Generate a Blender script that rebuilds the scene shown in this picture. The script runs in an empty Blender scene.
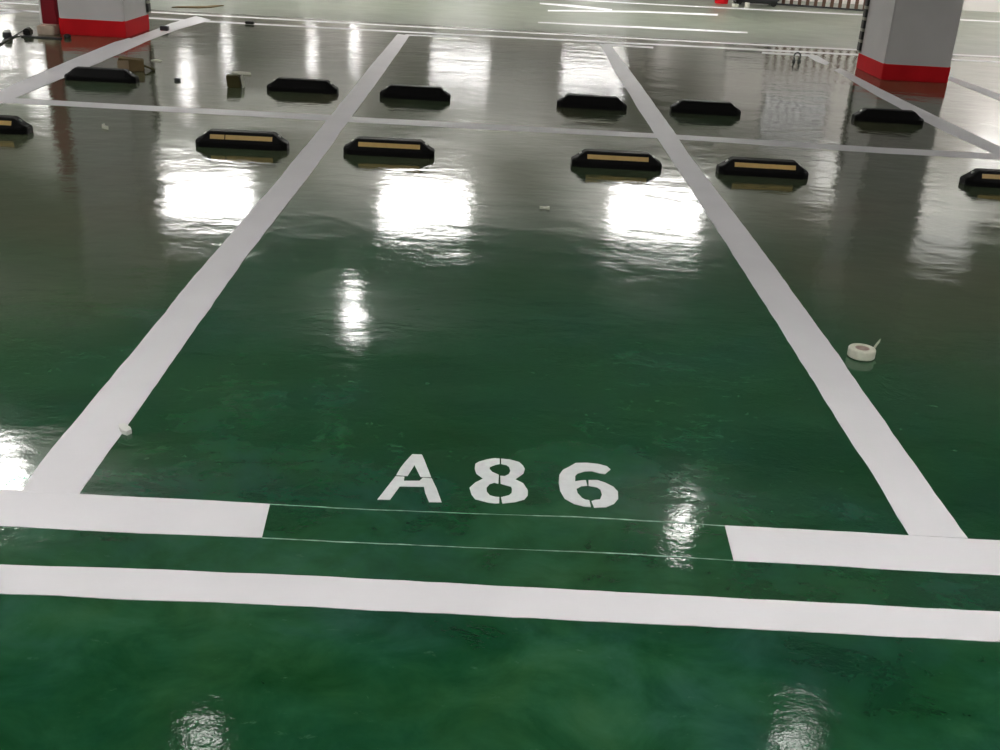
import bpy, bmesh, math, random
from mathutils import Vector, Matrix
random.seed(7)
scn = bpy.context.scene
COL = scn.collection
PI = math.pi

# ---------------------------------------------------------------- camera
cam_d = bpy.data.cameras.new('camera'); cam = bpy.data.objects.new('camera', cam_d); COL.objects.link(cam)
f_px, pitch, roll, yaw, h, cx, cy = 1085.245, 0.41152, 0.05816, 0.016986, 1.54624, 1.16847, -2.57875
cp, sp, cyw, syw = math.cos(pitch), math.sin(pitch), math.cos(yaw), math.sin(yaw)
fwd = Vector((syw * cp, cyw * cp, -sp)); right = Vector((cyw, -syw, 0)); up = right.cross(fwd)
r2 = right * math.cos(roll) + up * math.sin(roll); u2 = -right * math.sin(roll) + up * math.cos(roll)
m = Matrix.Identity(4)
for i in range(3):
    m[i][0], m[i][1], m[i][2] = r2[i], u2[i], -fwd[i]
m.translation = Vector((cx, cy, h))
cam.matrix_world = m
cam_d.sensor_width = 36; cam_d.lens = f_px * 36 / 1000; cam_d.clip_end = 200
scn.camera = cam

# ---------------------------------------------------------------- helpers
def srgb(r, g, b):
    c = lambda v: (v / 255) / 12.92 if v / 255 <= .04045 else ((v / 255 + .055) / 1.055) ** 2.4
    return (c(r), c(g), c(b), 1)

def mat(name, col, rough=.5, metal=0, spec=.5, emit=None, var=0, scale=8, bump=0, bscale=40):
    M = bpy.data.materials.new(name); M.use_nodes = True
    nt = M.node_tree; N = nt.nodes; L = nt.links
    b = N['Principled BSDF']
    b.inputs['Base Color'].default_value = col; b.inputs['Roughness'].default_value = rough
    b.inputs['Metallic'].default_value = metal; b.inputs['Specular IOR Level'].default_value = spec
    if emit:
        b.inputs['Emission Color'].default_value = emit[0]; b.inputs['Emission Strength'].default_value = emit[1]
    tc = N.new('ShaderNodeTexCoord')
    if var:
        n = N.new('ShaderNodeTexNoise'); n.inputs['Scale'].default_value = scale; n.inputs['Detail'].default_value = 5
        L.new(tc.outputs['Object'], n.inputs['Vector'])
        r = N.new('ShaderNodeMapRange'); r.inputs[1].default_value = .3; r.inputs[2].default_value = .7
        r.inputs[3].default_value = 1 - var; r.inputs[4].default_value = 1 + var
        L.new(n.outputs['Fac'], r.inputs[0])
        x = N.new('ShaderNodeVectorMath'); x.operation = 'SCALE'; x.inputs[0].default_value = col[:3]
        L.new(r.outputs[0], x.inputs['Scale']); L.new(x.outputs[0], b.inputs['Base Color'])
    if bump:
        n = N.new('ShaderNodeTexNoise'); n.inputs['Scale'].default_value = bscale; n.inputs['Detail'].default_value = 3
        L.new(tc.outputs['Object'], n.inputs['Vector'])
        bp = N.new('ShaderNodeBump'); bp.inputs['Distance'].default_value = bump
        L.new(n.outputs['Fac'], bp.inputs['Height']); L.new(bp.outputs[0], b.inputs['Normal'])
    return M

def obj(name, bm, material, parent=None, smooth=False, loc=None):
    bmesh.ops.recalc_face_normals(bm, faces=bm.faces)
    me = bpy.data.meshes.new(name); bm.to_mesh(me); bm.free()
    if smooth:
        for p in me.polygons: p.use_smooth = True
    for mm in (material if isinstance(material, list) else [material]): me.materials.append(mm)
    o = bpy.data.objects.new(name, me); COL.objects.link(o)
    if parent: o.parent = parent
    if loc: o.location = loc
    return o

def tag(o, label, cat, group=None, kind=None):
    if label: o['label'] = label
    if cat: o['category'] = cat
    if group: o['group'] = group
    if kind: o['kind'] = kind
    return o

def thing(name, label, cat, loc=(0, 0, 0), rz=0, group=None):
    o = bpy.data.objects.new(name, None); COL.objects.link(o)
    o.location = loc; o.rotation_euler.z = rz; o.empty_display_size = .1
    return tag(o, label, cat, group)

def dup(root, loc, rz, label, group=None, name=None):
    r = root.copy(); COL.objects.link(r); r.location = loc; r.rotation_euler.z = rz
    r['label'] = label
    if group: r['group'] = group
    for ch in list(root.children):
        c = ch.copy(); COL.objects.link(c); c.parent = r
        for g in ch.children:
            d = g.copy(); COL.objects.link(d); d.parent = c
    return r

def structure(o): o['kind'] = 'structure'; return o

def add_box(bm, x0, x1, y0, y1, z0, z1, bev=0):
    g = bmesh.ops.create_cube(bm, size=1)
    for v in g['verts']:
        v.co = Vector(((x0 + x1) / 2 + v.co.x * (x1 - x0), (y0 + y1) / 2 + v.co.y * (y1 - y0), (z0 + z1) / 2 + v.co.z * (z1 - z0)))
    if bev:
        es = list({e for v in g['verts'] for e in v.link_edges})
        bmesh.ops.bevel(bm, geom=es, offset=bev, segments=2, affect='EDGES')
    return bm
def box(*a, **k): return add_box(bmesh.new(), *a, **k)

def add_lathe(bm, prof, n=32, axis='Z', origin=(0, 0, 0)):
    o = Vector(origin); rings = []
    for r, z in prof:
        ring = []
        for i in range(n):
            a = 2 * PI * i / n
            p = Vector((r * math.cos(a), r * math.sin(a), z))
            if axis == 'X': p = Vector((p.z, p.x, p.y))
            if axis == 'Y': p = Vector((p.x, p.z, p.y))
            ring.append(bm.verts.new(o + p))
        rings.append(ring)
    for a, b in zip(rings, rings[1:]):
        for i in range(n): bm.faces.new((a[i], a[(i + 1) % n], b[(i + 1) % n], b[i]))
    if prof[0] != prof[-1]:
        bm.faces.new(rings[0]); bm.faces.new(rings[-1])
    else:
        bmesh.ops.remove_doubles(bm, verts=bm.verts, dist=1e-6)
    return bm

def add_tube(bm, pts, r, n=10):
    pts = [Vector(p) for p in pts]; rings = []
    for i, p in enumerate(pts):
        t = (pts[min(i + 1, len(pts) - 1)] - pts[max(i - 1, 0)]).normalized()
        s = t.cross(Vector((0, 0, 1)))
        if s.length < 1e-3: s = t.cross(Vector((1, 0, 0)))
        s.normalize(); q = s.cross(t)
        rings.append([bm.verts.new(p + s * r * math.cos(2 * PI * k / n) + q * r * math.sin(2 * PI * k / n)) for k in range(n)])
    for a, b in zip(rings, rings[1:]):
        for i in range(n): bm.faces.new((a[i], a[(i + 1) % n], b[(i + 1) % n], b[i]))
    bm.faces.new(rings[0]); bm.faces.new(rings[-1])
    return bm

def smooth_path(pts, k=6):
    out = []
    P = [Vector(p) for p in pts]
    for i in range(len(P) - 1):
        p0, p1, p2, p3 = P[max(i - 1, 0)], P[i], P[i + 1], P[min(i + 2, len(P) - 1)]
        for j in range(k):
            t = j / k
            out.append(.5 * ((2 * p1) + (p2 - p0) * t + (2 * p0 - 5 * p1 + 4 * p2 - p3) * t * t + (3 * p1 - p0 - 3 * p2 + p3) * t ** 3))
    out.append(P[-1]); return out

def prism(bm, poly, z0, z1):
    a = [bm.verts.new((x, y, z0)) for x, y in poly]; b = [bm.verts.new((x, y, z1)) for x, y in poly]
    n = len(poly)
    bm.faces.new(a); bm.faces.new(b)
    for i in range(n): bm.faces.new((a[i], a[(i + 1) % n], b[(i + 1) % n], b[i]))
    return bm

def resample(pts, n):
    P = [Vector((x, y)) for x, y in pts]; d = [0]
    for a, b in zip(P, P[1:]): d.append(d[-1] + (b - a).length)
    out = []
    for k in range(n + 1):
        s = d[-1] * k / n; i = 0
        while i < len(P) - 2 and d[i + 1] < s: i += 1
        t = (s - d[i]) / max(d[i + 1] - d[i], 1e-9)
        out.append(P[i].lerp(P[i + 1], t))
    return out

def strip(bm, A, B, z1, jit=.002, z0=0.0, step=.05, seed=1):
    """a band of paint between the two long edges A and B, slightly ragged"""
    rnd = random.Random(seed)
    ln = max(sum((Vector(b) - Vector(a)).length for a, b in zip(A, A[1:])), .1)
    n = max(2, int(ln / step)); n = min(n, 260)
    def rag(P):
        v = 0; out = []
        for i, p in enumerate(P):
            v = v * .7 + rnd.uniform(-1, 1) * jit
            j = 0 if i in (0, len(P) - 1) else v
            t = (P[min(i + 1, len(P) - 1)] - P[max(i - 1, 0)]).normalized()
            out.append(Vector((p.x - t.y * j, p.y + t.x * j)))
        return out
    a, b = rag(resample(A, n)), rag(resample(B, n))
    V = [[bm.verts.new((p.x, p.y, z)) for p in q] for q in (a, b) for z in (z0, z1)]
    a0, a1, b0, b1 = V
    for i in range(n):
        bm.faces.new((a1[i], a1[i + 1], b1[i + 1], b1[i])); bm.faces.new((a0[i], a0[i + 1], b0[i + 1], b0[i]))
        bm.faces.new((a0[i], a0[i + 1], a1[i + 1], a1[i])); bm.faces.new((b0[i], b0[i + 1], b1[i + 1], b1[i]))
    bm.faces.new((a0[0], a1[0], b1[0], b0[0])); bm.faces.new((a0[n], a1[n], b1[n], b0[n]))
    return bm

# ---------------------------------------------------------------- materials
def floor_material():
    M = bpy.data.materials.new('green_epoxy_floor'); M.use_nodes = True
    nt = M.node_tree; N = nt.nodes; L = nt.links; b = N['Principled BSDF']
    tc = N.new('ShaderNodeTexCoord')
    def noise(scale, detail=4, rough=.55, stretch=(1, 1, 1), dist=0):
        mp = N.new('ShaderNodeMapping'); mp.inputs['Scale'].default_value = stretch
        mp.inputs['Location'].default_value = (scale * 1.37, scale * .61, .37 + scale * .113)
        L.new(tc.outputs['Object'], mp.inputs['Vector'])
        n = N.new('ShaderNodeTexNoise'); n.inputs['Scale'].default_value = scale; n.inputs['Detail'].default_value = detail
        n.inputs['Roughness'].default_value = rough; n.inputs['Distortion'].default_value = dist
        L.new(mp.outputs[0], n.inputs['Vector']); return n.outputs['Fac']
    def ramp(src, stops):
        r = N.new('ShaderNodeValToRGB'); e = r.color_ramp.elements
        e[0].position, e[0].color = stops[0]; e[1].position, e[1].color = stops[-1]
        for s in stops[1:-1]:
            k = e.new(s[0]); k.color = s[1]
        L.new(src, r.inputs[0]); return r.outputs[0]
    def mix(fac, a, bcol, mode='MIX'):
        x = N.new('ShaderNodeMix'); x.data_type = 'RGBA'; x.blend_type = mode
        if isinstance(fac, float): x.inputs[0].default_value = fac
        else: L.new(fac, x.inputs[0])
        for s, v in ((6, a), (7, bcol)):
            if isinstance(v, tuple): x.inputs[s].default_value = v
            else: L.new(v, x.inputs[s])
        return x.outputs[2]
    g1, g2, g3 = FLOOR_COLS
    c = ramp(noise(1.1, 6, .6, dist=.4), [(.32, g1), (.5, g2), (.68, g3)])
    fine = ramp(noise(6, 7, .62, (.8, 1, 1), .5), [(.32, (.55, .70, .60, 1)), (.5, (1, 1, 1, 1)), (.68, (1.55, 1.28, 1.42, 1))])
    c = mix(1.0, c, fine, 'MULTIPLY')
    hue = ramp(noise(2.4, 5, .6, (1, 1, 1), .3), [(.34, (1.18, 1.0, .82, 1)), (.5, (1, 1, 1, 1)), (.66, (1.15, .98, 1.45, 1))])
    c = mix(1.0, c, hue, 'MULTIPLY')
    # thin dusty brown film, patchy
    # the neighbouring bays and everything past the first cross line are dustier than bay A86
    sx = N.new('ShaderNodeSeparateXYZ'); L.new(tc.outputs['Object'], sx.inputs[0])
    def mth(op, a, b_=None):
        q = N.new('ShaderNodeMath'); q.operation = op
        for i, v in enumerate((a, b_)):
            if v is None: continue
            if isinstance(v, (int, float)): q.inputs[i].default_value = v
            else: L.new(v, q.inputs[i])
        return q.outputs[0]
    def sstep(v, a, b_):
        q = N.new('ShaderNodeMapRange'); q.interpolation_type = 'SMOOTHSTEP'; q.inputs[1].default_value = a; q.inputs[2].default_value = b_
        L.new(v, q.inputs[0]); return q.outputs[0]
    side = sstep(mth('ABSOLUTE', mth('SUBTRACT', sx.outputs[0], 1.22)), 1.1, 1.6)
    reg = mth('MULTIPLY', side, sstep(sx.outputs[1], .6, 2.4))
    reg = mth('MAXIMUM', reg, sstep(sx.outputs[1], 2.4, 4.6))  # dust brought forward to the stops also imitates their hazy grey reflection
    c = mix(mth('MULTIPLY', sstep(sx.outputs[1], -.1, 1.5), .38), c, srgb(54, 102, 74))  # lighter green towards the back, making up for weak reflected light
    dustn = ramp(noise(.8, 4, .55), [(.3, (.30, .30, .30, 1)), (.66, (.85, .85, .85, 1))])
    c = mix(mth('MULTIPLY', dustn, reg), c, srgb(*DUST))
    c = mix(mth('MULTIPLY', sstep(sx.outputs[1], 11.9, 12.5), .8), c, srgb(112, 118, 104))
    # scuffs
    sc = ramp(noise(30, 6, .7, (.6, 1, 1), .4), [(.64, (0, 0, 0, 1)), (.78, (.4, .4, .4, 1))])
    c = mix(sc, c, srgb(96, 128, 108))
    L.new(c, b.inputs['Base Color'])
    b.inputs['Roughness'].default_value = .055
    b.inputs['IOR'].default_value = 1.52
    rr = N.new('ShaderNodeMapRange'); rr.inputs[1].default_value = .35; rr.inputs[2].default_value = .7
    rr.inputs[3].default_value = .045; rr.inputs[4].default_value = .10
    L.new(noise(2.3, 4), rr.inputs[0])
    # the far driving lane has worn duller than the freshly coated bays
    L.new(mth('ADD', rr.outputs[0], mth('MULTIPLY', sstep(sx.outputs[1], 11.9, 12.5), .26)), b.inputs['Roughness'])
    # the older coats beyond the freshly poured bay are wavier
    calm = mth('ADD', mth('MULTIPLY', sstep(sx.outputs[1], 1.5, 5.5), .5), .5)
    prev = None
    for src, dist in ((noise(1.6, 2, .5), B1), (noise(9, 2, .5, dist=.3), B2), (noise(4, 3, .6, (.5, 1, 1)), B4), (noise(75, 3, .6), B3)):
        bp = N.new('ShaderNodeBump'); bp.inputs['Distance'].default_value = dist; bp.inputs['Strength'].default_value = 1
        L.new(src, bp.inputs['Height'])
        if dist in (B2, B4): L.new(calm, bp.inputs['Strength'])
        if prev: L.new(prev, bp.inputs['Normal'])
        prev = bp.outputs[0]
    L.new(prev, b.inputs['Normal'])
    return M
DUST = (98, 93, 72)
B1, B2, B3, B4 = .0045, .0016, .00030, .0036
FLOOR_COLS = (srgb(20, 62, 36), srgb(27, 72, 45), srgb(38, 83, 55))
M_floor = floor_material()
M_paint = mat('white_line_paint', (.74, .725, .75, 1), .5, spec=.25, var=.03, scale=3, bump=.0004, bscale=60)
M_letter = mat('white_stencil_paint', (.66, .68, .68, 1), .5, spec=.25, var=.05, scale=40)
M_thin = mat('pale_green_paint_ridge', (.27, .42, .33, 1), .45, var=.4, scale=30)
M_ceil = mat('grey_ceiling_concrete', (.11, .11, .107, 1), .9, spec=.1, var=.08, scale=1.2)
M_wall = mat('white_wall_paint', (.87, .83, .81, 1), .7, spec=.2, var=.03, scale=1.5)
M_col = mat('grey_column_paint', (.62, .60, .60, 1), .7, spec=.15, var=.03, scale=3)
M_red = mat('red_skirting_paint', srgb(206, 26, 34), .65, spec=.12, var=.08, scale=4)
M_rubber = mat('black_rubber', (.0035, .0035, .0035, 1), .5, spec=.12, bump=.0004, bscale=120)
M_strip = mat('yellow_reflective_tape', srgb(200, 166, 98), .4, var=.10, scale=14)
M_bolt = mat('steel_bolt', (.6, .6, .58, 1), .3, metal=1)
M_lampbody = mat('white_lamp_housing', (.75, .75, .75, 1), .5)
M_card = mat('brown_cardboard', srgb(112, 96, 68), .85, spec=.1, var=.15, scale=12)
M_card2 = mat('beige_cardboard', srgb(158, 140, 116), .85, spec=.1, var=.1, scale=12)
M_olive = mat('olive_cardboard', srgb(74, 70, 44), .8, spec=.1, var=.12, scale=14)
M_tape = mat('cream_masking_tape', srgb(205, 205, 188), .6, var=.06, scale=60)
M_tapecore = mat('pinkish_tape_core', srgb(178, 160, 150), .8)
M_black = mat('black_plastic', (.01, .01, .01, 1), .35)
M_white = mat('white_plastic', (.75, .75, .72, 1), .4)
M_cab = mat('dark_red_cabinet_paint', srgb(128, 20, 34), .35, spec=.4, var=.08, scale=3)
M_block = mat('pale_wood_block', srgb(196, 178, 160), .8, var=.15, scale=12)
M_iron = mat('dark_brown_iron', srgb(92, 66, 52), .5, var=.1, scale=10)
M_dark = mat('dark_grey_metal', srgb(48, 50, 54), .45, var=.2, scale=5)
M_paper = mat('pale_paper', srgb(205, 205, 190), .8)
def lamp_mat(name, s, c=(1, .98, .95, 1)): return mat(name, (.8, .8, .8, 1), .5, emit=(c, s))

def guard_material():
    M = bpy.data.materials.new('striped_corner_rubber'); M.use_nodes = True
    nt = M.node_tree; N = nt.nodes; L = nt.links; b = N['Principled BSDF']
    tc = N.new('ShaderNodeTexCoord'); w = N.new('ShaderNodeTexWave'); w.bands_direction = 'Z'
    w.inputs['Scale'].default_value = 2.6; L.new(tc.outputs['Object'], w.inputs['Vector'])
    r = N.new('ShaderNodeValToRGB'); e = r.color_ramp.elements
    e[0].position = .80; e[0].color = (.012, .012, .012, 1); e[1].position = .86; e[1].color = (.33, .32, .26, 1)
    L.new(w.outputs['Fac'], r.inputs[0]); L.new(r.outputs[0], b.inputs['Base Color'])
    b.inputs['Roughness'].default_value = .5
    return M
M_guard = guard_material()

# ---------------------------------------------------------------- room
X0, X1, Y0, Y1, HC = -16.0, 17.0, -9.0, 34.0, 3.6
WX, WY = 5.9, 20.75        # the nearer stretch of wall on the right
structure(obj('floor', box(X0, X1, Y0, Y1, -.2, 0), M_floor))
structure(obj('ceiling', box(X0, X1, Y0, Y1, HC, HC + .25), M_ceil))
structure(obj('wall_left', box(X0 - .2, X0, Y0, Y1, -.2, HC), M_wall))
structure(obj('wall_right', box(X1, X1 + .2, Y0, WY, -.2, HC), M_wall))
structure(obj('wall_back', box(X0, X1, Y0 - .2, Y0, -.2, HC), M_wall))
structure(obj('wall_far', box(X0, WX, Y1, Y1 + .2, -.2, HC), M_wall))
# nearer wall with an opening for the high barred window
wx0, wx1, wz0, wz1 = 6.75, 8.15, 1.8, 2.95
bm = bmesh.new()
add_box(bm, WX, wx0, WY, WY + .25, 0, HC); add_box(bm, wx1, X1, WY, WY + .25, 0, HC)
add_box(bm, wx0, wx1, WY, WY + .25, 0, wz0); add_box(bm, wx0, wx1, WY, WY + .25, wz1, HC)
add_box(bm, WX, WX + .25, WY + .25, Y1, 0, HC)
structure(obj('wall_inner', bm, M_wall))
bm = bmesh.new()
add_box(bm, wx0, wx1, WY + .05, WY + .12, wz0, wz0 + .05); add_box(bm, wx0, wx1, WY + .05, WY + .12, wz1 - .05, wz1)
for k in range(9):
    x = wx0 + .03 + k * (wx1 - wx0 - .07) / 8
    add_box(bm, x - .02, x + .08, WY + .05, WY + .12, wz0, wz1)
add_box(bm, wx0, wx1, WY + .06, WY + .11, 2.42, 2.47)
wf = structure(obj('window_1', bm, M_dark))
obj('pane', box(wx0, wx1, WY + .15, WY + .17, wz0, wz1), lamp_mat('lit_window_glass', .35), wf)

M_beam = mat('added_beam_white', (.84, .83, .80, 1), .8, spec=.1, var=.04, scale=1.5)
for by, xr in [(y, X1) for y in (4.6, 5.9, 7.2, 8.4, 10.4, 11.4, 12.5, 13.7, 16.0, 17.0, 18.0, 19.9)] + [(y, WX) for y in (21.2, 22.4, 23.6, 26.8, 27.9, 29.0)]:  # unseen beams, added so the floor reflections brighten towards the back
    tag(obj('added_ceiling_beam', box(X0, xr, by - .12, by + .12, 3.05, HC), M_beam), 'added pale beam under the ceiling, out of view, brightening the floor reflections', 'beam', 'added ceiling beams', 'structure')

# ---------------------------------------------------------------- painted lines
def line(name, bands, z, label, cat='painted line', group=None, m_=None, jit=.002):
    bm = bmesh.new()
    for i, (A, B) in enumerate(bands): strip(bm, A, B, z, jit, seed=hash(label) % 1 + len(label) + i)
    return tag(obj(name, bm, m_ or M_paint), label, cat, group)

line('aisle_line', [([(-6, -.352), (-.056, -.348), (.671, -.334), (1.731, -.339), (2.552, -.343), (8, -.345)],
                     [(-6, -.47), (-.002, -.467), (.695, -.458), (1.617, -.461), (2.498, -.464), (8, -.466)])], .0016,
     'long white painted stripe across the floor nearest the camera', jit=.0019)
line('bay_entry_line', [([(-.62, .002), (-.07, .006), (.083, .001), (.604, -.001)], [(-.62, -.175), (.2, -.178), (.407, -.176), (.617, -.171)])], .0015,
     'white bay entry line at lower left, ending left of the letter A', jit=.0012)
line('bay_entry_line', [([(1.856, .004), (2.367, .001), (2.531, -.001), (3.07, .001)], [(1.847, -.171), (1.969, -.172), (2.388, -.178), (3.07, -.175)])], .0015,
     'white bay entry line at lower right, starting right of the number 6', jit=.0012)
line('bay_side_line', [([(-.072, 0), (-.086, .12), (-.087, .4), (-.085, 1.1), (-.091, 1.73), (-.085, 2.28), (-.080, 2.95), (-.074, 3.5), (-.072, 5.35), (-.083, 8.31), (-.078, 11.13)],
                        [(.083, 0), (.080, .2), (.077, .62), (.072, 1.14), (.066, 1.77), (.063, 2.26), (.074, 2.98), (.082, 3.77), (.081, 5.44), (.086, 7.616), (.077, 11.0)])], .0021,
     'long white line on the left side of bay A86', jit=.0019)
line('bay_side_line', [([(2.367, 0), (2.371, .3), (2.371, .8), (2.375, 1.46), (2.377, 2.25), (2.374, 3.2), (2.376, 4.0), (2.367, 5.0), (2.360, 6.5), (2.366, 9.167), (2.395, 11.3)],
                        [(2.531, 0), (2.530, .4), (2.536, .9), (2.542, 1.48), (2.546, 2.18), (2.540, 2.9), (2.529, 4.04), (2.519, 4.86), (2.530, 5.8), (2.534, 8.395), (2.52, 11.123)])], .0021,
     'long white line on the right side of bay A86', jit=.0019)
line('bay_side_line', [([(-2.61, 0), (-2.61, 5.3), (-2.666, 5.95), (-2.76, 7.8), (-2.80, 9.02), (-2.77, 9.38)],
                        [(-2.44, 0), (-2.43, 5.3), (-2.438, 6.0), (-2.45, 6.963), (-2.49, 8.207), (-2.53, 9.292)]),
                       ([(-2.74, 9.38), (-2.74, 10.26), (-2.76, 10.9), (-2.70, 11.84)], [(-2.53, 9.292), (-2.53, 10.0), (-2.51, 10.42), (-2.43, 11.5)])], .0021,
     'white bay line running past the right side of the left column', jit=.0019)
line('bay_side_line', [([(4.905, 0), (4.93, 5.3), (4.90, 5.9), (4.858, 6.42), (4.85, 7.1), (4.862, 8.28), (4.94, 10.02)],
                        [(5.08, 0), (5.10, 5.3), (5.09, 6.1), (5.08, 6.7), (5.06, 7.7), (5.05, 8.806), (5.06, 10.2)])], .0021,
     'white bay line running in front of the right column, worn off at its far end', jit=.0019)
line('bay_side_line', [([(4.94, 11.17), (4.92, 10.76), (4.95, 10.42)], [(5.09, 11.37), (5.085, 11.1), (5.06, 10.65)])], .0019,
     'short far piece of white bay line beyond the worn gap, beside the metal ring')
line('bay_side_line', [([(6.13, 2), (6.14, 7.7), (6.12, 8.6), (6.12, 9.7), (6.14, 11.2)], [(6.32, 2), (6.33, 8.2), (6.30, 9.34), (6.26, 10), (6.26, 11.2)])], .0021,
     'white bay line emerging behind the right column at the right edge', jit=.0019)
line('back_to_back_line', [([(-6, 5.66), (-1.65, 5.659), (-.061, 5.68), (.1, 5.66), (1.2, 5.671), (2.45, 5.66), (4.05, 5.60), (9, 5.6)],
                            [(-6, 5.48), (-1.6, 5.466), (-.059, 5.466), (.1, 5.45), (1.2, 5.457), (2.45, 5.49), (3.98, 5.38), (9, 5.4)])], .0015,
     'white cross line between the two rows of wheel stops', jit=.002)
line('aisle_line', [([(-14, 11.50), (-2.1, 11.40), (.41, 11.48), (4.2, 11.69), (7.6, 11.84), (12, 11.9)], [(-14, 11.34), (-2.07, 11.23), (.42, 11.31), (4.17, 11.51), (7.5, 11.68), (12, 11.74)])], .0016,
     'nearer of the two long thin white lines beyond the far wheel stops', group='paired far lines')
line('aisle_line', [([(-14, 12.2), (-4.86, 12.21), (-3.35, 12.06), (.38, 12.09), (4.3, 12.24), (7.8, 12.43), (12, 12.6)], [(-14, 12.05), (-4.8, 12.06), (-3.3, 11.92), (.38, 11.95), (4.28, 12.08), (7.8, 12.28), (12, 12.44)])], .0016,
     'farther of the two long thin white lines beyond the far wheel stops', group='paired far lines')
line('bay_entry_line', [([(.013, 11.14), (.675, 11.2)], [(.03, 11.0), (.68, 11.07)])], .0015, 'short thin white line at the far left corner of the bay beyond A86')
line('bay_entry_line', [([(2.45, 11.32), (3.05, 11.28)], [(2.43, 11.14), (3.03, 11.11)])], .0015, 'short white line at the far end of the right line of bay A86')
line('bay_entry_line', [([(4.42, 11.39), (5.08, 11.40)], [(4.38, 11.22), (5.02, 11.2)])], .0015, 'short thin white line just behind the metal ring')
line('aisle_line', [([(1.69, 13.54), (3.45, 13.74), (4.73, 13.80)], [(1.69, 13.40), (3.42, 13.46), (4.69, 13.60)])], .0016, 'white line across the far driving lane, thickest at its middle')
line('aisle_line', [([(1.9, 15.50), (3.45, 16.27), (4.79, 16.55)], [(1.89, 15.3), (3.42, 16.0), (4.73, 16.22)])], .0015, 'faint white line in the far lane ending short of the dark cart')
line('aisle_line', [([(1.8, 16.78), (2.48, 16.68), (2.99, 16.31)], [(1.8, 16.55), (2.45, 16.2), (2.96, 15.99)])], .0018, 'slanting white line meeting the faint far lane line in a wedge')
line('aisle_line', [([(.5, 17.9), (3.99, 17.92), (7.86, 18.25), (13, 18.7)], [(.5, 17.7), (3.96, 17.7), (7.75, 17.98), (13, 18.4)])], .0016, 'farthest long white line, just in front of the iron fence')
line('aisle_line', [([(-8, 9.6), (-4.9, 10.8), (-4.75, 11.40)], [(-8, 9.4), (-4.79, 10.6), (-4.62, 11.30)])], .0016, 'slanting white line at the far left, left of the left column')
def thin(bm, pts, w=.0032): return strip(bm, [(x, y + w / 2) for x, y in pts], [(x, y - w / 2) for x, y in pts], .0012, .0009, step=.02)
tag(obj('paint_edge_ridge', thin(bmesh.new(), [(.604, -.002), (.851, -.004), (1.07, 0), (1.235, .004), (1.456, .012), (1.677, .008), (1.856, .003)]), M_thin),
    'thin pale line on green floor just below the A86 number', 'painted line')
tag(obj('paint_edge_ridge', thin(bmesh.new(), [(.618, -.172), (.872, -.172), (1.079, -.17), (1.288, -.167), (1.498, -.163), (1.655, -.165), (1.847, -.170)]), M_thin),
    'thin pale line on green floor nearest the long aisle stripe', 'painted line')

# ---------------------------------------------------------------- bay number
GA = [[(.967, .33), (.996, .331), (1.006, .297), (1.033, .193), (1.002, .192), (.979, .262), (.964, .194), (.931, .195), (.939, .24), (.95, .279)],
      [(.93, .189), (.956, .189), (.956, .17), (.957, .164), (1.001, .169), (1.009, .188), (1.035, .187), (1.053, .128), (1.071, .054), (1.036, .052), (1.022, .102), (1.016, .136), (.947, .131), (.927, .054), (.892, .051), (.906, .102)]]
G8 = [[(1.232, .329), (1.232, .295), (1.219, .289), (1.203, .274), (1.202, .261), (1.21, .244), (1.23, .228), (1.229, .175), (1.217, .18), (1.204, .171), (1.195, .15), (1.196, .125), (1.205, .106), (1.22, .099), (1.232, .098), (1.232, .065), (1.221, .062), (1.201, .065), (1.164, .08), (1.153, .105), (1.146, .143), (1.162, .175), (1.184, .201), (1.164, .228), (1.158, .257), (1.159, .289), (1.17, .304), (1.194, .321), (1.216, .33)],
      [(1.236, .33), (1.262, .327), (1.291, .313), (1.302, .292), (1.307, .272), (1.303, .245), (1.278, .206), (1.301, .185), (1.314, .144), (1.313, .116), (1.303, .092), (1.277, .075), (1.241, .064), (1.237, .098), (1.259, .111), (1.267, .125), (1.268, .149), (1.266, .161), (1.235, .176), (1.234, .223), (1.247, .222), (1.259, .235), (1.264, .256), (1.26, .28), (1.252, .291), (1.236, .296)]]
G6 = [[(1.565, .296), (1.546, .266), (1.53, .269), (1.507, .28), (1.485, .276), (1.463, .26), (1.456, .246), (1.454, .212), (1.475, .22), (1.486, .222), (1.488, .19), (1.47, .185), (1.455, .168), (1.457, .143), (1.468, .117), (1.477, .108), (1.488, .106), (1.49, .069), (1.47, .07), (1.443, .081), (1.418, .108), (1.407, .152), (1.405, .199), (1.409, .247), (1.421, .278), (1.441, .3), (1.462, .326), (1.496, .331), (1.53, .327), (1.556, .315)],
      [(1.494, .223), (1.52, .226), (1.542, .213), (1.564, .191), (1.575, .164), (1.572, .123), (1.557, .092), (1.533, .072), (1.499, .066), (1.494, .101), (1.504, .109), (1.519, .113), (1.527, .141), (1.525, .171), (1.516, .183), (1.492, .19)]]
t = thing('bay_number', 'white stencilled bay number A86 on the green floor', 'bay number')
for nm, gl in (('letter_a', GA), ('digit_eight', G8), ('digit_six', G6)):
    bm = bmesh.new()
    for poly in gl: prism(bm, poly, 0, .0014)
    bmesh.ops.triangulate(bm, faces=[f for f in bm.faces if len(f.verts) > 4])
    obj(nm, bm, M_letter, t)

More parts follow.
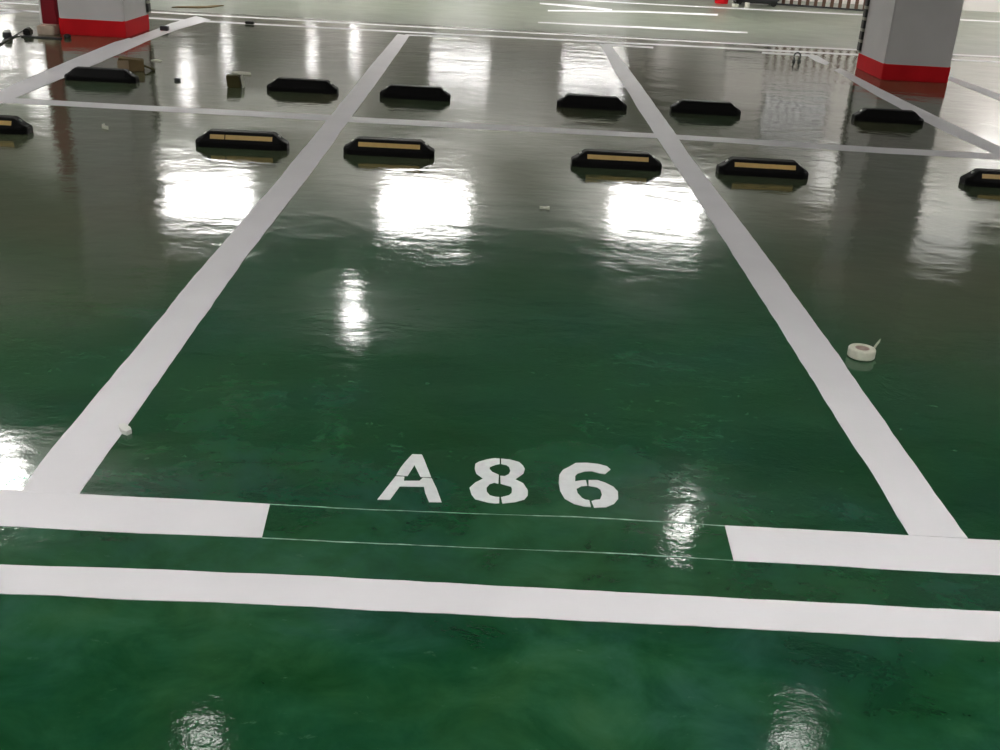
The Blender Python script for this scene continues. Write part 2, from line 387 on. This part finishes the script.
# ---------------------------------------------------------------- wheel stops
def stop_body():
    bm = bmesh.new()
    secs = [(-.2925, .050, .034, .036, .042), (-.262, .074, .038, .046, .056), (-.205, .075, .036, .040, .100),
            (.205, .075, .036, .040, .100), (.262, .074, .038, .046, .056), (.2925, .050, .034, .036, .042)]
    R = []
    for u, hb, zs, ht, zt in secs:
        R.append([bm.verts.new((u, y, z)) for y, z in ((-hb, 0), (-hb, zs), (-ht, zt), (ht, zt), (hb, zs), (hb, 0))])
    for a, b in zip(R, R[1:]):
        for i in range(6): bm.faces.new((a[i], a[(i + 1) % 6], b[(i + 1) % 6], b[i]))
    bm.faces.new(R[0]); bm.faces.new(R[-1])
    bmesh.ops.recalc_face_normals(bm, faces=bm.faces)
    es = [e for e in bm.edges if not all(v.co.z < 1e-5 for v in e.verts)]
    bmesh.ops.bevel(bm, geom=es, offset=.0045, segments=2, affect='EDGES', clamp_overlap=True)
    return bm
def stop_strip(nick):
    # follows the sloping front face, standing 1 mm proud of it
    p0 = Vector((0, -.040, .100)); p1 = Vector((0, -.075, .036)); nrm = Vector((0, -.877, .48)).normalized()
    bm = bmesh.new(); segs = [(-.195, .2)] if not nick else [(-.195, -.104), (-.097, .2)]
    for x0, x1 in segs:
        q = []
        for off in (-.002, .0014):
            for tt in (.30, .70):
                for x in (x0, x1): q.append(bm.verts.new(Vector((x, 0, 0)) + p0.lerp(p1, tt) + nrm * off))
        a, b, c, d, e, f_, g, hh = q
        for fc in ((a, b, d, c), (e, f_, hh, g), (a, b, f_, e), (c, d, hh, g), (a, c, g, e), (b, d, hh, f_)): bm.faces.new(fc)
    return bm
def make_stop(label, loc, rz, nick=False):
    t = thing('wheel_stop', label, 'wheel stop', loc, rz, 'black rubber wheel stops')
    obj('body', stop_body(), M_rubber, t)
    s = obj('reflective_strip', stop_strip(nick), M_strip, t); s['label'] = 'yellow reflective strip'
    for sx in (-1, 1):
        b = bmesh.new()
        add_lathe(b, [(.011, 0), (.011, .004), (.006, .007)], 14, origin=(0, 0, 0))
        o = obj('bolt', b, M_bolt, t, smooth=False, loc=(sx * .236, 0, .0765)); o.rotation_euler.y = sx * .655
    return t
NY, FY = 4.45, 6.69
p0 = make_stop('black wheel stop with yellow strip cut off by the left edge of the photo', (-2.145, NY + .05, 0), .01)
near = [(.487, NY, .02, 'black wheel stop with yellow strip, left of the two in bay A86'),
        (1.962, NY, .008, 'black wheel stop with yellow strip, right of the two in bay A86'),
        (2.917, NY, -.012, 'black wheel stop with yellow strip just right of the right line of bay A86'),
        (4.55, NY + .06, 0, 'black wheel stop with yellow strip cut off by the right edge of the photo')]
for x, y, rz, lb in near: dup(p0, (x, y, 0), rz, lb)
make_stop('black wheel stop whose yellow strip is nicked, left of bay A86', (-.46, NY - .01, 0), .03, nick=True)
far = [(-2.12, FY - .04, .03, 'black back of the far wheel stop next to the brown carton'),
       (-.457, FY - .02, 0, 'black back of the far wheel stop right of the olive box'),
       (.485, FY - .05, .01, 'black back of the far wheel stop just right of the left line of bay A86'),
       (1.96, FY - .04, -.02, 'black back of the far wheel stop just left of the right line of bay A86'),
       (2.92, FY, -.02, 'black back of the far wheel stop just right of the right line of bay A86'),
       (4.495, FY + .09, -.02, 'black back of the far wheel stop in front of the right column')]
for x, y, rz, lb in far: dup(p0, (x, y, 0), rz + PI, lb)

# ---------------------------------------------------------------- columns
def column(label, x0, x1, y0, y1, guard_x, guards=True):
    cxx, cyy = (x0 + x1) / 2, (y0 + y1) / 2; hx, hy = (x1 - x0) / 2, (y1 - y0) / 2
    t = thing('concrete_column', label, 'column', (cxx, cyy, 0))
    obj('shaft', box(-hx, hx, -hy, hy, .0, HC, bev=.012), M_col, t)
    s = obj('skirting_band', box(-hx - .005, hx + .005, -hy - .005, hy + .005, 0, .172, bev=.006), M_red, t); s['label'] = 'red skirting band'
    if guards:
        gx = hx if guard_x > 0 else -hx; s_ = 1 if guard_x > 0 else -1
        bm = bmesh.new()
        add_box(bm, *sorted((gx, gx + s_ * .028)), hy - .06, hy + .028, .18, 1.3, bev=.004)
        add_box(bm, *sorted((gx - s_ * .06, gx)), hy, hy + .028, .18, 1.3, bev=.004)
        obj('corner_guard', bm, M_guard, t)['label'] = 'black corner guard with pale stripes'
    return t
column('grey column with red skirting beside the dark red cabinet, at the left', -3.49, -2.80, 9.38, 10.2, 1)
column('large grey column with red skirting at the upper right', 5.285, 6.0, 9.43, 10.33, -1)
t = thing('red_bucket', 'red bucket at the far end of the floor beside the dark cart', 'bucket', (5.28, 18.95, 0))
obj('bucket_body', add_lathe(bmesh.new(), [(.12, 0), (.16, .34), (.17, .34), (.17, .36), (.15, .36), (.112, .02), (.0005, .02)], 28), M_red, t, smooth=False)
obj('handle', add_tube(bmesh.new(), [(.165 * math.cos(a), 0, .34 + .12 * math.sin(a)) for a in [PI * k / 12 for k in range(13)]], .006), M_dark, t)

# ---------------------------------------------------------------- cabinet on its block, cable and plugs
t = thing('fire_cabinet', 'tall narrow dark red cabinet against the left column, on a pale block', 'cabinet', (-3.60, 9.62, .095))
obj('cabinet_body', box(-.085, .085, -.2, .2, 0, 1.5, bev=.006), M_cab, t)
obj('door', box(-.07, .07, -.212, -.2, .03, 1.46, bev=.004), M_cab, t)
d = obj('handle', box(-.055, -.04, -.232, -.212, .7, .82, bev=.003), M_black, [c for c in t.children if c.name.startswith('door')][0])
obj('side_frame', box(-.105, -.085, -.2, .2, 0, 1.5), M_white, t)['label'] = 'pale side frame'
bm = bmesh.new(); add_box(bm, -3.69, -3.51, 9.26, 9.82, 0, .093, bev=.01)
tag(obj('support_block', bm, M_block), 'pale block under the dark red cabinet beside the left column', 'block')
cab = smooth_path([(-3.65, 7.424, .008), (-3.70, 8.045, .008), (-3.708, 8.394, .008), (-3.748, 8.58, .008), (-3.78, 8.776, .008), (-3.82, 9.0, .008),
                   (-3.83, 9.1, .012), (-3.85, 9.327, .03), (-3.83, 9.40, .05), (-3.80, 9.34, .055), (-3.76, 9.24, .04)])
t = thing('black_cable', 'black cable curving over the floor left of the left column', 'cable')
obj('cord', add_tube(bmesh.new(), cab, .009), M_black, t, smooth=True)
obj('plug', box(-3.765, -3.695, 9.08, 9.19, 0, .075, bev=.014), M_black, t)
so = obj('socket', add_lathe(bmesh.new(), [(.03, 0), (.045, .01), (.045, .05), (.03, .065)], 20), M_dark, t, smooth=False, loc=(-3.83, 8.86, 0))
so['label'] = 'small round dark socket with white face'
obj('socket_face', add_lathe(bmesh.new(), [(.038, .062), (.036, .082), (.02, .086)], 20), M_white, so)
tag(obj('rubber_puck', add_lathe(bmesh.new(), [(.03, 0), (.038, .01), (.036, .03), (.02, .04)], 18), M_black, loc=(-3.32, 9.12, 0)),
    'small black rubber puck on the floor at the foot of the left column', 'puck')
tag(obj('shadow_strip', box(-.2, .2, -.035, .035, 0, .012, bev=.003), M_dark, loc=(-3.55, 9.03, 0)), 'thin dark strip standing in for shadow on the floor below the pale block', 'shadow')  # flat dark slab standing in for the shadow on the floor

# ---------------------------------------------------------------- litter and boxes
t = thing('cardboard_carton', 'crumpled brown cardboard carton behind the far left wheel stop', 'carton', (-2.075, 7.27, 0), .35)
bm = box(-.10, .11, -.075, .075, 0, .112, bev=.008)
for v in bm.verts:
    if v.co.z > .06: v.co.x += .012 * math.sin(v.co.y * 40); v.co.z -= .02 * (v.co.x > .05)
obj('carton_body', bm, M_card, t)
obj('front_flap', box(-.115, -.02, -.083, -.076, .004, .095, bev=.002), M_card2, t)['label'] = 'beige front flap'
bm = box(.10, .2, -.06, .03, .002, .012, bev=.003)
for v in bm.verts: v.co.z += max(0, (.2 - v.co.x)) * .4
obj('torn_flap', bm, M_olive, t)['label'] = 'dark torn flap'
t = thing('cardboard_box', 'small olive brown box standing alone behind the cross line', 'box', (-1.025, 6.70, 0), .05)
bm = box(-.062, .05, -.045, .045, 0, .098, bev=.006)
for v in bm.verts:
    if v.co.z > .05 and v.co.x > 0: v.co.x -= .012
    if v.co.z > .05 and v.co.x < 0: v.co.x -= .008
obj('box_body', bm, M_olive, t)
bm = box(.051, .056, -.045, .045, 0, .095)
for v in bm.verts: v.co.x += (.095 - v.co.z) * .16
obj('side_flap', bm, M_paper, t)['label'] = 'pale side flap'
def scrap(name, loc, pts, label, m_=None, th=.006, cat='paper scrap', curl=.01):
    bm = bmesh.new(); prism(bm, pts, 0.0005, th)
    for v in bm.verts: v.co.z += curl * abs(math.sin(v.co.x * 60)) * (v.co.z > .001)
    return tag(obj(name, bm, m_ or M_paper, loc=loc), label, cat)
scrap('paper_scrap', (-1.13, 7.40, 0), [(-.09, .01), (-.02, .06), (.07, .03), (.09, -.03), (0, -.04)], 'pale flat paper scrap just behind the olive box')
scrap('paper_scrap', (-2.04, 7.89, 0), [(-.05, 0), (-.01, .05), (.05, .02), (.04, -.03)], 'pale scrap on the floor beyond the brown carton')
scrap('paper_scrap', (-1.46, 4.78, 0), [(-.035, .03), (-.022, .055), (-.012, .01), (.03, -.03), (.036, -.05), (.012, -.035), (-.02, -.012)], 'small pale curl of tape on the floor at the left', curl=.015)
scrap('paper_scrap', (1.463, 3.285, 0), [(-.03, .0), (-.005, .02), (.022, .01), (.025, -.012), (0, -.004)], 'tiny pale flake on the floor in the middle of bay A86')
scrap('paint_blob', (.087, .392, 0), [(-.028, .012), (-.012, .022), (.012, .0), (.022, -.018), (.012, -.034), (-.004, -.026), (-.018, -.008)], 'small white blob sticking out from the left line of bay A86', M_white, .012, 'paint blob', .003)
scrap('paper_scrap', (5.407, 18.25, 0), [(-.06, 0), (0, .06), (.06, 0), (0, -.04)], 'white scrap on the floor by the distant red column foot', th=.05)
scrap('paper_scrap', (5.6, 18.17, 0), [(-.04, 0), (0, .04), (.05, 0), (0, -.03)], 'white scrap on the floor in front of the dark cart', th=.09)
tag(obj('debris_block', box(-.045, .045, -.035, .035, 0, .05, bev=.006), M_dark, loc=(-2.62, 10.18, .0022)), 'small dark block on the bay line behind the left column', 'block')
tag(obj('debris_block', box(-.055, .055, -.03, .03, 0, .032, bev=.008), M_black, loc=(-1.90, 11.28, .0018)), 'small dark lump lying on the far thin white line', 'block')
tag(obj('debris_block', box(-.028, .028, -.018, .018, 0, .022, bev=.006), M_dark, loc=(-1.55, 6.85, 0)), 'tiny dark lump on the floor between the carton and the olive box', 'block')
bm = bmesh.new(); prism(bm, [(-.24, -.10), (-.1, -.02), (.08, .02), (.22, .2), (.3, .55), (.2, .5), (.12, .3), (-.02, .18), (-.2, .06)], 0, .012)
tag(obj('cardboard_sheet', bm, M_card, loc=(-3.0, 12.75, 0)), 'flat brown sheet on the far floor right of the left column', 'sheet')

# tape roll
t = thing('tape_roll', 'cream roll of masking tape on the floor right of bay A86', 'tape roll', (2.628, 1.318, .0), .3)
t.rotation_euler.x = 0
obj('tape', add_lathe(bmesh.new(), [(.028, .002), (.049, .002), (.052, .006), (.052, .034), (.049, .038), (.028, .038), (.028, .002)], 48), M_tape, t, smooth=False)
obj('core', add_lathe(bmesh.new(), [(.0245, .001), (.0278, .001), (.0278, .037), (.0245, .037), (.0245, .001)], 40), M_tapecore, t)
bm = bmesh.new(); prev = None
for i in range(13):
    s = i / 12; a = -.55 + .0 * s
    base = Vector((.0515, .004, 0)); p = base + Vector((.045 * s + .008 * s * s, .035 * s, 0))
    zlo, zhi = .006 + .036 * s, .034 + .020 * s
    q = [bm.verts.new(p + Vector((0, 0, zlo))), bm.verts.new(p + Vector((0, 0, zhi))), bm.verts.new(p + Vector((.001, -.001, zlo))), bm.verts.new(p + Vector((.001, -.001, zhi)))]
    if prev:
        for k, l in ((0, 1), (2, 3), (0, 2), (1, 3)): bm.faces.new((prev[k], prev[l], q[l], q[k]))
    prev = q
obj('loose_tail', bm, M_tape, t)

# metal ring
t = thing('metal_ring', 'small dark metal ring standing on the floor beyond the far wheel stops', 'ring', (4.655, 10.6, 0), .15)
pts = [(.040 * math.cos(a), 0, .058 + .044 * math.sin(a)) for a in [(-50 + 280 * k / 20) * PI / 180 for k in range(21)]]
obj('loop', add_tube(bmesh.new(), pts, .009), M_dark, t, smooth=True)
for sx in (-1, 1): obj('foot', box(sx * .034 - .018, sx * .034 + .018, -.015, .015, 0, .022, bev=.004), M_dark, t)

# fence and cart
fx0, fy0, fx1, fy1 = 6.40, 19.40, 9.6, 18.62
ln = math.hypot(fx1 - fx0, fy1 - fy0); ang = math.atan2(fy1 - fy0, fx1 - fx0)
t = thing('iron_fence', 'brown iron fence of upright bars before the far white wall', 'fence', (fx0, fy0, 0), ang)
obj('bottom_rail', box(0, ln, -.02, .02, .0, .03, bev=.004), M_dark, t)
obj('top_rail', box(0, ln, -.03, .03, 1.14, 1.2, bev=.004), M_iron, t)
n = int(ln / .148)
for k in range(n + 1): obj('bar', box(k * ln / n - .032, k * ln / n + .032, -.018, .018, .03, 1.14), M_iron, t)
t = thing('utility_cart', 'dark low cart standing at the left end of the iron fence', 'cart', (5.92, 19.02, 0), -.05)
obj('cart_body', box(-.42, .42, -.25, .25, .07, .8, bev=.03), M_dark, t)
obj('chassis', box(-.38, .38, -.22, .22, .04, .07), M_black, t)
for sx in (-1, 1):
    for sy in (-1, 1):
        obj('wheel', add_lathe(bmesh.new(), [(.02, -.02), (.06, -.02), (.06, .02), (.02, .02)], 20, axis='Y'), M_black, t, loc=(sx * .32, sy * .2, .06))

# ---------------------------------------------------------------- lamps
EM = {}; EXPO = 2.27; RS = 4.0
def em(s):
    if s not in EM: EM[s] = lamp_mat('lamp_glow_' + str(s).replace('.', '_'), s)
    return EM[s]
def batten(label, x, y, L=1.3, w=.16, z=3.05, s=14, rz=0, group='ceiling lamps', hw=.05):
    t = thing('ceiling_lamp', label, 'ceiling lamp', (x, y, z), rz, group)
    obj('housing', box(-L / 2, L / 2, -hw, hw, .03, .07, bev=.005), M_lampbody, t)
    obj('light_tube', box(-L / 2 + .02, L / 2 - .02, -w / 2 + .01, w / 2 - .01, 0, .03), em(s), t)
    for sx in (-1, 1):
        obj('end_cap', box(sx * (L / 2 - .01) - .01, sx * (L / 2 - .01) + .01, -w / 2, w / 2, -.004, .034), M_lampbody, t)
        obj('hanger', add_tube(bmesh.new(), [(sx * L * .35, 0, .068), (sx * L * .35, 0, HC - z)], .006, 8), M_lampbody, t)
    return t
def bulb(label, x, y, r=.09, z=3.05, s=40):
    t = thing('bulb_lamp', label, 'ceiling lamp', (x, y, z), 0, 'round ceiling bulbs')
    prof = [(r * math.sin(a) + .0001, -r * math.cos(a)) for a in [PI * k / 12 for k in range(0, 12)]]
    obj('bulb', add_lathe(bmesh.new(), prof, 24), em(s), t, smooth=True)
    obj('lamp_base', add_lathe(bmesh.new(), [(.03, r * .92), (.045, r * .95), (.045, r + .06), (.03, r + .07)], 20), M_lampbody, t)
    obj('cord', add_tube(bmesh.new(), [(0, 0, r + .06), (0, 0, HC - z)], .006, 8), M_black, t)
    return t
GL = 'ceiling lamp out of frame, glaring on the floor '
S = 14
batten(GL + 'by the left stop of bay A86', .08, 14.7, 1.4, .65, s=S*.62)
batten(GL + 'by the right stop of bay A86', 3.88, 15.0, 1.5, .65, s=S*.62)
batten(GL + 'in front of the nicked wheel stop', -3.38, 14.6, 1.35, .65, s=S*.62)
batten(GL + 'at the far middle of the photo', .0, 30.6, 1.75, .22, s=9)
batten(GL + 'far up the right line of A86', 3.95, 30.4, 1.9, .22, s=9)
batten(GL + 'left of the olive box', -6.71, 25.65, .36, .5, s=8)
batten(GL + 'behind the olive box', -6.98, 31.1, .32, .4, s=8)
batten(GL + 'far right of the olive box', -4.69, 32.6, .34, .4, s=8)
batten(GL + 'left of the left line top', -3.4, 33.0, .36, .4, z=2.75, s=8)
batten(GL + 'in front of the black cable', -10.1, 24.7, .5, .35, s=8)
batten(GL + 'as faint streaks at the right edge', 8.4, 14.3, .9, .6, s=.7)
batten(GL + 'as a faint middle right patch', 7.8, 19.0, .5, .8, s=1.0)
batten(GL + 'at the right edge cross line', 11.9, 20.2, 1.4, .3, z=2.75, s=3)
bulb('round bulb above the photo, glinting at the middle left of bay A86', -.42, 9.6, .06, s=20)
bulb('round bulb above the photo, glinting right of the number 6', 2.85, 5.12, .05, s=16)
bulb('round bulb out of frame, glinting beside the lower left corner of bay A86', -2.78, 5.36, .09, s=22)
bulb('round bulb above the photo, glinting at the lower right edge', 3.17, 2.62, .07, s=4)
bulb('round bulb above the photo, glinting at the lower left edge', -.35, 2.36, .07, s=4)
k = 0
for x, y in [(-1.5, -.5), (2.5, -.9), (-6, 1), (7, .5), (-1, -5), (4, -5), (-8, 7), (-12, 14), (10, 7), (13.5, 14), (-13.5, 20), (-13.5, 27), (13.5, 18.5), (-13, 8), (-14, 31), (9.5, 10), (-5.6, 4.8), (-6.8, 8.8)]:  # out-of-view lamps added to light the foreground, sides and columns
    batten('added long white ceiling lamp out of sight, filling in room light', x, y, 1.5, .2, s=S, group='added unseen ceiling lamps', hw=.16 if y < 8 else .05)

for y in (16.5, 17.5, 19.0, 20.5, 21.8, 23.0, 27.35, 28.45):  # hidden lamps added to brighten the beam faces mirrored in the floor
    for x in ((-10.5, -5.5, -.5, 4.0, 9.0, 13.5) if y < 20 else (-12, -8, -3.5, 1.2)):
        batten('added unseen lamp between two ceiling beams, brightening the beam faces', x, y, 3.0, .12, z=3.42, s=RS * (1.8 if x >= 9 else 1), group='added lamps between beams')
# ---------------------------------------------------------------- world and view
w = bpy.data.worlds.new('world'); scn.world = w; w.use_nodes = True
w.node_tree.nodes['Background'].inputs[0].default_value = (.5, .5, .5, 1); w.node_tree.nodes['Background'].inputs[1].default_value = .05
vs = scn.view_settings; vs.view_transform = 'Standard'; vs.look = 'None'; vs.gamma = 1; vs.exposure = EXPO; vs.use_curve_mapping = False
scn.cycles.max_bounces = 8; scn.cycles.sample_clamp_indirect = 8
scn.cycles.use_denoising = True
